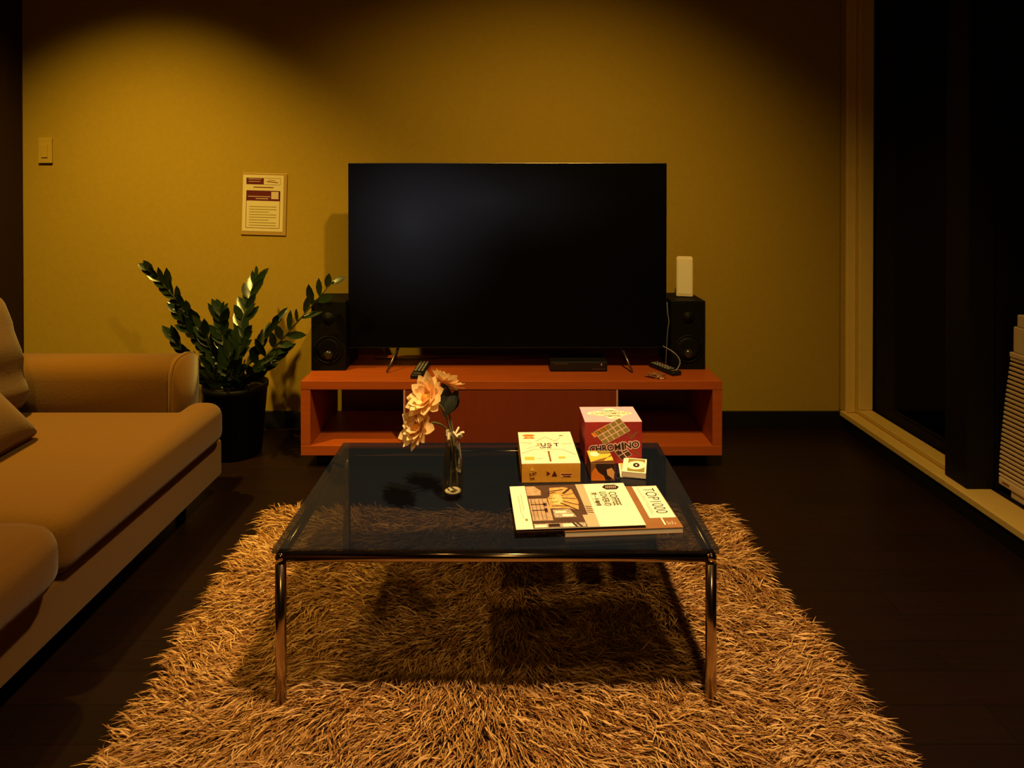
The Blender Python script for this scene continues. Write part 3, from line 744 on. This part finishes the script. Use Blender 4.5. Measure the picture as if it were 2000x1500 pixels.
# tile game
g2 = root_box('tile_game_box', 0.2435, 1.655, Z0, 1.2, 'tall crimson game box with pink lid lettered CHROMINO', 'game box')
W, D, H = 0.138, 0.110, 0.1015
box('box_body', -W / 2, W / 2, -D / 2, D / 2, 0, H - 0.0005, M_RED, g2, 0.0008, True)
box('lid', -W / 2, W / 2, -D / 2, D / 2, H - 0.0004, H + 0.0006, M_PINK, g2, 0, True)
T = f_top(H + 0.0006); F = f_front(-D / 2)
def lattice(ox, oy, a, b, nx, ny, gap):
    out = []
    for i in range(nx):
        for j in range(ny):
            def P(u, v): return (ox + a[0] * u + b[0] * v, oy + a[1] * u + b[1] * v)
            out.append([P(i + gap, j + gap), P(i + 1 - gap, j + gap), P(i + 1 - gap, j + 1 - gap), P(i + gap, j + 1 - gap)])
    return out
def para(ox, oy, a, b, nx, ny): return [[(ox, oy), (ox + a[0] * nx, oy + a[1] * nx), (ox + a[0] * nx + b[0] * ny, oy + a[1] * nx + b[1] * ny), (ox + b[0] * ny, oy + b[1] * ny)]]
A_, B_ = (.0125, .0068), (-.0085, .0105)
prints('tile_grid_print', F, para(-.022, .046, A_, B_, 5, 3), M_PALEPINK, g2)
prints('tile_squares_print', F, lattice(-.022, .046, A_, B_, 5, 3, .09), M_OLIVE, g2, .00012)
prints('tile_grid_print', F, para(-.046, .064, A_, B_, 3, 1), M_PEACHP, g2)
prints('tile_squares_print', F, lattice(-.046, .064, A_, B_, 3, 1, .12), M_ORANGE, g2, .00012)
prints('tile_grid_print', F, para(.020, .008, A_, B_, 2, 2), M_PALEPINK, g2)
prints('tile_squares_print', F, lattice(.020, .008, A_, B_, 2, 2, .07), M_DKBROWN, g2, .00012)
prints('streak_print', F, [line(.040, .060, .058, .078, .004), line(-.055, .075, -.030, .082, .003), line(.048, .032, .064, .022, .003), line(.03, .074, .052, .064, .003)], M_BROWN, g2)
for bold, mt, lf in ((.11, M_PALEPINK, .0002), (.025, M_INK, .0004)):
    text('title_lettering', 'CHROM', F, .074 + bold * .055, .0150 + bold * .055, mt, g2, bold, R(5), (-.0205, .0385), lf)
    text('title_lettering', 'i', F, .0046 + bold * .055, .0175 + bold * .055, mt, g2, bold, R(5), (.0225, .0430), lf)
    text('title_lettering', 'NO', F, .034 + bold * .055, .0150 + bold * .055, mt, g2, bold, R(6), (.0445, .0455), lf)
prints('lid_burst_print', T, [ellipse(0, .004, .056, .020, 28), [(-.02, .02), (.03, .02), (.012, .042), (-.004, .042)], [(-.018, -.012), (.034, -.012), (.02, -.034), (-.006, -.036)]], M_PAPER, g2)
prints('lid_squares_print', T, [[(-.008, -.016), (.002, -.016), (.005, -.022), (-.005, -.022)], [(.014, -.016), (.024, -.016), (.027, -.022), (.017, -.022)], [(.004, -.024), (.012, -.024), (.014, -.029), (.006, -.029)], [(.006, .022), (.014, .022), (.012, .028), (.005, .028)]], M_GREY, g2, .0001)
text('lid_lettering', 'CHROMINO', T, .096, .020, M_TAN, g2, .03, R(2), (.002, .004), .0002)
# small card box
g3 = root_box('card_game_box', 0.2055, 1.542, Z0, 1.5, 'small card box with orange, black and yellow torn shapes, before the crimson box', 'card box')
W, D, H = 0.055, 0.073, 0.0405
box('carton', -W / 2, W / 2, -D / 2, D / 2, 0, H, M_BROWN, g3, 0.0008, True)
T = f_top(H); F = f_front(-D / 2)
h = W / 2 - .001
prints('top_print', T, [[(-h, -.030), (-.004, -.014), (.016, -.004), (h, .012), (h, .018), (.002, .016), (-.003, .034), (-h, .035)], [(.004, -.024), (h, -.020), (h, .002), (.012, -.010)]], M_YELLOW, g3)
prints('top_sun_print', T, [ellipse(-.012, .015, .011, .013)], M_PAPER, g3, .0001)
prints('top_olive_print', T, [[(-.004, .020), (h, .022), (h, .035), (-.001, .035)]], M_OLIVE, g3)  # olive patch printed along the rear edge
prints('top_band_print', T, [[(-h, -.0355), (h, -.0355), (h, -.027), (-.006, -.026), (-h, -.031)]], M_DKBROWN, g3, .00005)
prints('front_black_print', F, [[(-.016, .0395), (h, .0395), (h, .010), (.016, .002), (.006, .004), (-.008, .018), (-.018, .028)]], M_INK, g3)
prints('front_orange_print', F, [[(-h, .001), (.006, .001), (.002, .012), (-.010, .020), (-.017, .031), (-h, .020)]], M_ORANGE, g3, .0001)
prints('front_amber_print', F, [[(.008, .026), (.020, .030), (h, .020), (.024, .004), (.010, .014)]], M_PEACHP, g3, .0001)
# deck of cards and a loose fan below it
g4 = root_box('playing_card', 0.2805, 1.563, Z0, -5.7, 'white-edged cards slid out on the left beneath the card deck', 'card')
box('card_sheet', -.0275, .0275, -.041, .041, 0, .0012, M_PAPERW, g4, 0.0004, True)
prints('card_face_print', f_top(.0012), [rect(-.0235, -.037, .0235, .037)], M_PEACHP, g4)
g5 = root_box('card_deck', 0.288, 1.5585, Z0 + 0.0014, -13, 'squared deck of playing cards with a dark oval on the top card', 'card deck')
box('stack', -.027, .027, -.041, .041, 0, .0120, M_PAGES, g5, 0.0006, True)
top = box('top_card', -.0272, .0272, -.0412, .0412, .0122, .0127, M_PAPER, g5, 0, True)
T = f_top(.0127)
prints('card_panel_print', T, [rect(-.0155, -.036, .0235, .036)], M_OLIVE, top)
prints('card_oval_print', T, [ellipse(.004, 0, .0205, .026, 30, -.5)], M_PAPER, top, .0001)
prints('card_mark_print', T, [ellipse(.004, 0, .0075, .013, 24)], M_INK, top, .0002)
prints('card_mark_print', T, [ellipse(.004, 0, .0022, .0055, 16)], M_PAPER, top, .0003)

# ------------------------------------------------------------------ magazines
m1 = root_box('magazine', 0.2085, 1.358, Z0, 4.2, 'thick brown magazine lettered TOP 1000, under the coffee magazine', 'magazine')
W, D, H = 0.230, 0.182, 0.0115
box('pages', -W / 2 + .001, W / 2 - .001, -D / 2 + .0005, D / 2 - .001, .0012, H - .0012, M_PAGES, m1, 0, True)
box('back_cover', -W / 2, W / 2, -D / 2, D / 2, 0, .001, M_BROWN, m1, 0, True)
box('front_cover', -W / 2, W / 2, -D / 2, D / 2, H - .001, H, mat('brown_cover', (0.30, 0.13, 0.045), 0.5, var=0.2, scale=50), m1, 0, True)
T = f_top(H)
prints('cover_panel_print', T, [rect(.060, -.052, .1135, .088)], M_PAPER, m1)
text('title_lettering', 'TOP1000', T, .112, .024, M_INK, m1, -.006, R(-90), (.092, .022), .0001)
prints('subtitle_bars', T, [line(.070, .080, .070, .020, .0012), line(.0735, .05, .0735, -.03, .0009), line(.070, .01, .070, -.04, .0012), line(.107, .062, .107, .042, .0011)], M_GREY, m1, .0001)
prints('corner_mark_print', T, [line(.083, -.053, .083, -.080, .0035)], M_PAPER, m1, .0001)
prints('corner_mark_print', T, [line(.090, -.066, .090, -.080, .002), line(.094, -.070, .094, -.080, .002), line(.1, -.066, .098, -.080, .002), line(.104, -.072, .104, -.080, .002)], M_TAN, m1, .0001)

m2 = root_box('magazine', 0.126, 1.3555, Z0 + 0.0119, 4.2, 'cream magazine lettered COFFEE LOVER with a cafe photo on its cover', 'magazine')
W, D, H = 0.250, 0.184, 0.0055
box('pages', -W / 2 + .001, W / 2 - .001, -D / 2 + .0008, D / 2 - .001, .0010, H - .0008, M_DKBROWN, m2, 0, True)
box('back_cover', -W / 2, W / 2, -D / 2, D / 2, 0, .0008, M_DKBROWN, m2, 0, True)
box('front_cover', -W / 2, W / 2, -D / 2, D / 2, H - .0007, H, M_PAPER, m2, 0, True)
T = f_top(H)
y0, y1 = -D / 2 + .0005, D / 2 - .0005
prints('cover_photo', T, [rect(-.092, y0, .036, y1)], mat('photo_ground', (0.085, 0.042, 0.026), 0.7, spec=0.2, var=0.5, scale=60), m2)
L1, L2, L3 = .0001, .0002, .0003
PH_TAN = mat('photo_plaster', (0.46, 0.31, 0.19), 0.7, spec=0.2, var=0.55, scale=110)
PH_WOOD = mat('photo_warm_wood', (0.72, 0.34, 0.11), 0.7, spec=0.2, var=0.65, scale=130)
PH_DARK = mat('photo_shadow', (0.075, 0.032, 0.018), 0.7, spec=0.2, var=0.7, scale=140)
PH_MIX = mat('photo_furniture', (0.40, 0.33, 0.24), 0.7, spec=0.2, var=0.95, scale=210)
prints('photo_counter', T, [rect(-.090, -.062, -.050, .030), [(-.091, .045), (-.062, .045), (-.060, .066), (-.072, .088), (-.091, .088)]], PH_TAN, m2, L1)
prints('photo_shelves', T, [rect(-.088, .034, -.055, .040), rect(-.088, .002, -.058, .006), rect(-.088, -.022, -.056, -.018), rect(-.062, -.03, -.056, -.012), rect(-.062, -.004, -.055, .010)] + [rect(-.086 + .008 * k, -.058, -.085 + .008 * k, .028) for k in range(4)], PH_DARK, m2, L2)
prints('photo_wood', T, [[(-.050, -.014), (-.012, -.016), (.006, -.026), (.012, .010), (.006, .070), (-.010, .080), (-.040, .078), (-.044, .040), (-.052, .028)]], PH_WOOD, m2, L1)
prints('photo_lamp_glow', T, [[(-.040, .002), (-.022, .000), (-.018, .030), (-.024, .048), (-.036, .044), (-.042, .025)]], mat('photo_glow', (0.88, 0.52, 0.20), 0.7, spec=0.2, var=0.4, scale=160), m2, L2)
prints('photo_beams', T, [line(-.020, .030, .010, .024, .003), line(-.015, .048, .006, .076, .006), line(-.020, .040, .010, .050, .002), line(-.020, .016, .010, -.004, .003), line(-.026, .008, .006, -.026, .004), line(-.046, .060, -.012, .068, .004), line(-.046, -.004, -.010, -.006, .003), line(-.050, .05, -.030, .056, .004), line(-.048, .030, -.034, .028, .002), line(-.044, .012, -.030, .014, .002)], PH_DARK, m2, L3)
prints('photo_tables', T, [[(-.046, -.052), (-.002, -.052), (-.012, -.018), (-.046, -.020)], rect(-.090, -.090, .010, -.074)], PH_MIX, m2, L1)
for q in [rect(-.042, -.034, -.020, -.026), rect(-.030, -.048, -.008, -.040), rect(-.088, -.088, -.066, -.078), rect(-.034, -.088, -.012, -.077)]:
    prints('photo_pale_patch', T, [q], M_PAPERW, m2, L2)
for q in [rect(-.062, -.088, -.040, -.076), line(-.008, -.09, -.014, -.074, .004), line(.002, -.09, -.006, -.074, .004)]:
    prints('photo_dark_stroke', T, [q], M_INK, m2, L2)
prints('photo_margin', T, [[(.022, -.0915), (.036, -.0915), (.036, .0915), (.018, .0915)]], M_TAN, m2, L1)
prints('photo_margin_marks', T, [line(.022, -.010 - .008 * k, .034, -.013 - .008 * k, .003) for k in range(4)], M_DKBROWN, m2, L2)
prints('photo_margin', T, [[(.012, -.0915), (.022, -.0915), (.022, -.045), (.010, -.045)]], M_TAN, m2, L2)
text('title_lettering', 'COFFEE', T, .060, .0165, M_TITLE, m2, .012, R(-90), (.090, .020), L1)
text('title_lettering', 'LOVERの', T, .062, .0155, M_TITLE, m2, .012, R(-90), (.070, .020), L1)
text('title_lettering', '第一手咖啡', T, .060, .0115, M_TITLE, m2, .012, R(-90), (.051, .020), L1)
prints('title_rules', T, [line(.0795, .052, .0795, -.012, .0007), line(.0595, .052, .0595, -.012, .0007), line(.0435, .052, .0435, -.012, .0007)], M_GREY, m2, L1)
prints('badge_print', T, [[(.074, .073), (.081, .084), (.104, .084), (.111, .073), (.104, .062), (.081, .062)]], M_INK, m2, L1)
prints('badge_script', T, [line(.082 + .004 * k, .067, .0835 + .004 * k, .079, .0016) for k in range(6)] + [line(.082, .073, .105, .074, .0014)], M_TAN, m2, L2)
prints('left_margin_text', T, [line(-.104, .055, -.104, -.020, .0009), line(-.110, .045, -.110, -.030, .0009), line(-.107, -.03, -.107, -.052, .0009)], M_GREY, m2, L1)
prints('left_margin_text', T, [rect(-.1045, -.060, -.0995, -.053)], M_OLIVE, m2, L2)

# ------------------------------------------------------------------ potted plant
PX, PY = -1.03, 2.475
pl = empty('potted_plant', (PX, PY, 0), 0, 'dark green glossy-leaved potted plant between sofa arm and console', 'plant')
pot = lathe('pot', [(0.001, 0.001), (0.085, 0.001), (0.092, 0.01), (0.112, 0.24), (0.116, 0.245), (0.116, 0.262), (0.106, 0.262), (0.104, 0.240), (0.001, 0.240)], (PX, PY, 0), M_POT, pl, 36)
lathe('soil', [(0.001, 0.2405), (0.1025, 0.2405), (0.100, 0.246), (0.001, 0.250)], (PX, PY, 0), M_SOIL, pot, 24)
def leaf_mesh(ln, wd, fold):
    bm = bmesh.new(); rows = []
    prof = [(0.0, 0.10), (0.22, 0.72), (0.5, 1.0), (0.78, 0.72), (1.0, 0.06)]
    for t, k in prof:
        z = 0.10 * ln * t * t
        rows.append([bm.verts.new((ln * t, s * wd / 2 * k, z + fold * abs(s) * wd * k)) for s in (-1, 0, 1)])
    for i in range(4):
        for j in range(2): bm.faces.new((rows[i][j], rows[i][j + 1], rows[i + 1][j + 1], rows[i + 1][j]))
    me = bpy.data.meshes.new('leaf'); bm.to_mesh(me); bm.free()
    me.materials.append(M_LEAF)
    for p in me.polygons: p.use_smooth = True
    return me
LEAF = [leaf_mesh(0.078, 0.031, 0.12), leaf_mesh(0.070, 0.034, 0.08), leaf_mesh(0.084, 0.029, 0.16)]
def px3(px, py, y): return ((px - 1000) * y / 1300, y, 0.98 - (py - 372) * y / 1300)
STEMS = [ # tip, control, side vector, leaves, first t, scale
    (px3(290, 524, 2.52), px3(395, 640, 2.50), (0.5, -0.5, 0.7), 30, 0.26, 0.92),
    (px3(503, 540, 2.62), px3(455, 650, 2.52), (0.9, -0.3, 0.1), 24, 0.25, 0.98),
    (px3(648, 552, 2.40), px3(560, 655, 2.41), (-0.55, -0.1, 0.8), 20, 0.22, 0.95),
    (px3(335, 655, 2.44), px3(385, 740, 2.44), (0.2, -0.6, 0.8), 18, 0.25, 1.0),
    (px3(372, 702, 2.46), px3(410, 765, 2.44), (0.6, -0.4, 0.6), 14, 0.2, 0.8),
    (px3(432, 605, 2.46), px3(425, 690, 2.45), (0.9, -0.4, 0.1), 22, 0.25, 1.0),
    (px3(540, 625, 2.54), px3(480, 720, 2.50), (0.4, -0.7, 0.6), 20, 0.25, 1.0),
    (px3(548, 690, 2.42), px3(480, 740, 2.42), (0.1, -0.8, 0.6), 16, 0.25, 0.95),
    (px3(395, 640, 2.40), px3(415, 720, 2.40), (0.8, -0.5, 0.3), 20, 0.2, 1.0),
    (px3(478, 650, 2.40), px3(455, 720, 2.40), (0.8, -0.5, 0.3), 20, 0.2, 1.0),
    (px3(345, 610, 2.50), px3(400, 690, 2.48), (0.4, -0.6, 0.7), 18, 0.3, 0.95),
    (px3(448, 690, 2.36), px3(440, 740, 2.37), (0.9, -0.3, 0.2), 14, 0.15, 0.95),
    (px3(415, 715, 2.36), px3(425, 750, 2.37), (0.8, -0.4, 0.3), 12, 0.15, 0.9),
    (px3(512, 712, 2.37), px3(470, 750, 2.38), (0.5, -0.8, 0.4), 14, 0.2, 0.95),
]
rl = random.Random(5)
inv = WM[pl].inverted()
for si, (tip, ctl, side, nl, t0, sc_) in enumerate(STEMS):
    base = Vector((PX + rl.uniform(-.04, .04), PY + rl.uniform(-.05, .03), 0.247))
    pts = bezier(base, ctl, tip, 14)
    bm = bmesh.new(); bm_tube(bm, pts, [0.0055 * (1 - 0.75 * i / 14) for i in range(15)], 7)
    st_ = obj_from_bm('stem', bm, M_STEM, pl, smooth=True)
    for k in range(nl):
        t = t0 + (0.985 - t0) * (k / (nl - 1))
        p = base * (1 - t) ** 2 + Vector(ctl) * 2 * t * (1 - t) + Vector(tip) * t * t
        tg = ((Vector(ctl) - base) * (1 - t) + (Vector(tip) - Vector(ctl)) * t).normalized()
        sd = Vector(side); sd = (sd - tg * sd.dot(tg)).normalized()
        sgn = 1 if k % 2 == 0 else -1
        if si == 2 and sgn < 0 and t > 0.45: 
            if k % 4 == 1: continue
        spread = 1.0 - 0.45 * t
        d = (tg * (0.55 + 0.5 * t) + sd * sgn * spread + Vector((rl.uniform(-.22, .22), rl.uniform(-.22, .22), rl.uniform(-.12, .22)))).normalized()
        nrm = Vector((rl.uniform(-.5, .5), -0.9 + rl.uniform(-.4, .4), 0.45 + rl.uniform(-.3, .3))); nrm = (nrm - d * nrm.dot(d)).normalized()
        yv = nrm.cross(d)
        mt = Matrix((d, yv, nrm)).transposed().to_4x4()
        o = bpy.data.objects.new('leaf', LEAF[rl.randrange(3)]); COL.objects.link(o); o.parent = st_
        s = sc_ * rl.uniform(0.85, 1.15) * (1.0 if t < 0.9 else 0.8)
        o.matrix_local = inv @ Matrix.Translation(p) @ mt @ Matrix.Scale(s, 4)

# ------------------------------------------------------------------ wall fittings
sg = empty('wall_notice', (-1.0275, YW - 0.001, 0.80), 0, 'printed notice with dark headings in a clear holder on the wall', 'notice')
TL = Matrix.Translation((-1.0275, YW - 0.0045, 0.927)) @ Matrix.Rotation(R(1.6), 4, 'Y')
def wall_panel(name, w_, h_, d0, d1, m, parent, off=(0, 0), bev=0.001):
    bm = bmesh.new(); bm_box(bm, -w_ / 2 + off[0], w_ / 2 + off[0], -d1, -d0, -h_ / 2 + off[1], h_ / 2 + off[1], bev, 2)
    bmesh.ops.transform(bm, matrix=TL, verts=bm.verts[:])
    return obj_from_bm(name, bm, m, parent)
wall_panel('holder', 0.186, 0.256, -0.0035, 0.0, M_ACRYL, sg, (0.004, -0.004))
pp = wall_panel('paper', 0.168, 0.232, 0.0002, 0.0008, mat('notice_paper', (0.60, 0.50, 0.28), 0.7, spec=0.2), sg, (0, 0), 0)
FW = WM[sg].inverted() @ TL @ f_front(-0.0008)
prints('heading_block', FW, [rect(-.070, .077, .002, .104), rect(-.068, .010, .070, .052)], M_MAROON, pp)
ln_ = .0018
prints('frame_lines', FW, [line(-.068, .05, -.068, -.102, ln_), line(.070, .05, .070, -.102, ln_), line(-.068, -.102, .070, -.102, ln_), line(.003, .104, .070, .104, .001), line(.070, .104, .070, .077, .001), line(.003, .077, .070, .077, .001)], M_MAROON, pp)
prints('caption_bars', FW, [rect(-.040, .063, .042, .068), line(.014, .090, .060, .086, .004), line(.020, .096, .05, .095, .002)], M_BROWN, pp)
prints('heading_bars', FW, [rect(-.062, .098, -.008, .100), rect(-.060, .088, -.012, .090), rect(-.062, .026, .030, .0285), rect(-.030, .017, .022, .020)], M_TAN, pp, .0002)
prints('blank_square', FW, [rect(.034, .018, .064, .048)], M_TAN, pp, .0002)
prints('body_text_bars', FW, [rect(-.056, -.016 - .011 * k, .056 - (.03 if k % 3 == 2 else 0), -.013 - .011 * k) for k in range(8)], M_OLIVE, pp)

def plate(name, x0, x1, z0, z1, label, cat):
    e = empty(name, ((x0 + x1) / 2, YW - 0.0005, z0), 0, label, cat)
    box('cover_plate', x0, x1, YW - 0.009, YW - 0.0006, z0, z1, M_WHITEP if cat == 'outlet' else mat('ivory_switch', (0.40, 0.265, 0.035), 0.5, spec=0.3), e, 0.002)
    return e
sw = plate('light_switch', -1.952, -1.895, 1.092, 1.196, 'ivory light switch plate on the wall near the dark panel', 'switch')
box('rocker', -1.936, -1.911, YW - 0.0125, YW - 0.0092, 1.115, 1.170, MATS['ivory_switch'], sw, 0.001)
ou = plate('wall_outlet', -1.425, -1.357, 0.216, 0.290, 'pale wall outlet just above the sofa arm end, behind the plant', 'outlet')
for x in (-1.408, -1.374):
    box('socket_slot', x - 0.004, x + 0.004, YW - 0.0100, YW - 0.0092, 0.245, 0.262, M_INK, ou)

# ------------------------------------------------------------------ louvred appliance on the window track
ap = empty('louvered_appliance', (1.56, 1.72, 0.067), 0, 'white slatted appliance standing on the window ledge at right', 'appliance')
AX0, AX1, AY0 = 1.475, 1.66, 1.45
box('core', AX0 + 0.02, AX1, AY0 + 0.01, 1.945, 0.10, 0.50, M_BLACK, ap)
NS = 27
for i in range(NS):
    z = 0.121 + i * (0.360 / (NS - 1))
    t = i / (NS - 1)
    box('slat', AX0, AX0 + 0.018, AY0, 2.012 - 0.044 * t ** 1.4, z - 0.0040, z + 0.0040, M_APPL, ap, 0.0015, seg=1)
box('lower_panel', AX0 - 0.002, AX1, AY0, 2.010, 0.092, 0.1155, M_APPL, ap, 0.004)
box('base', AX0 + 0.004, AX1 - 0.02, AY0 + 0.02, 1.968, 0.0672, 0.0915, M_APPL, ap, 0.004)
box('upper_panel', AX0 - 0.002, AX1, AY0, 1.969, 0.4865, 0.5025, M_APPL, ap, 0.003)
box('top_housing', AX0 + 0.001, AX1 - 0.01, AY0 + 0.01, 1.958, 0.503, 0.580, M_APPL, ap, 0.004)
box('top_cap', AX0 + 0.002, AX1 - 0.02, AY0 + 0.02, 1.944, 0.5805, 0.617, M_APPL, ap, 0.003)
box('nameplate', AX0 - 0.0032, AX0 - 0.0022, 1.965, 1.992, 0.101, 0.106, M_BROWN, ap)
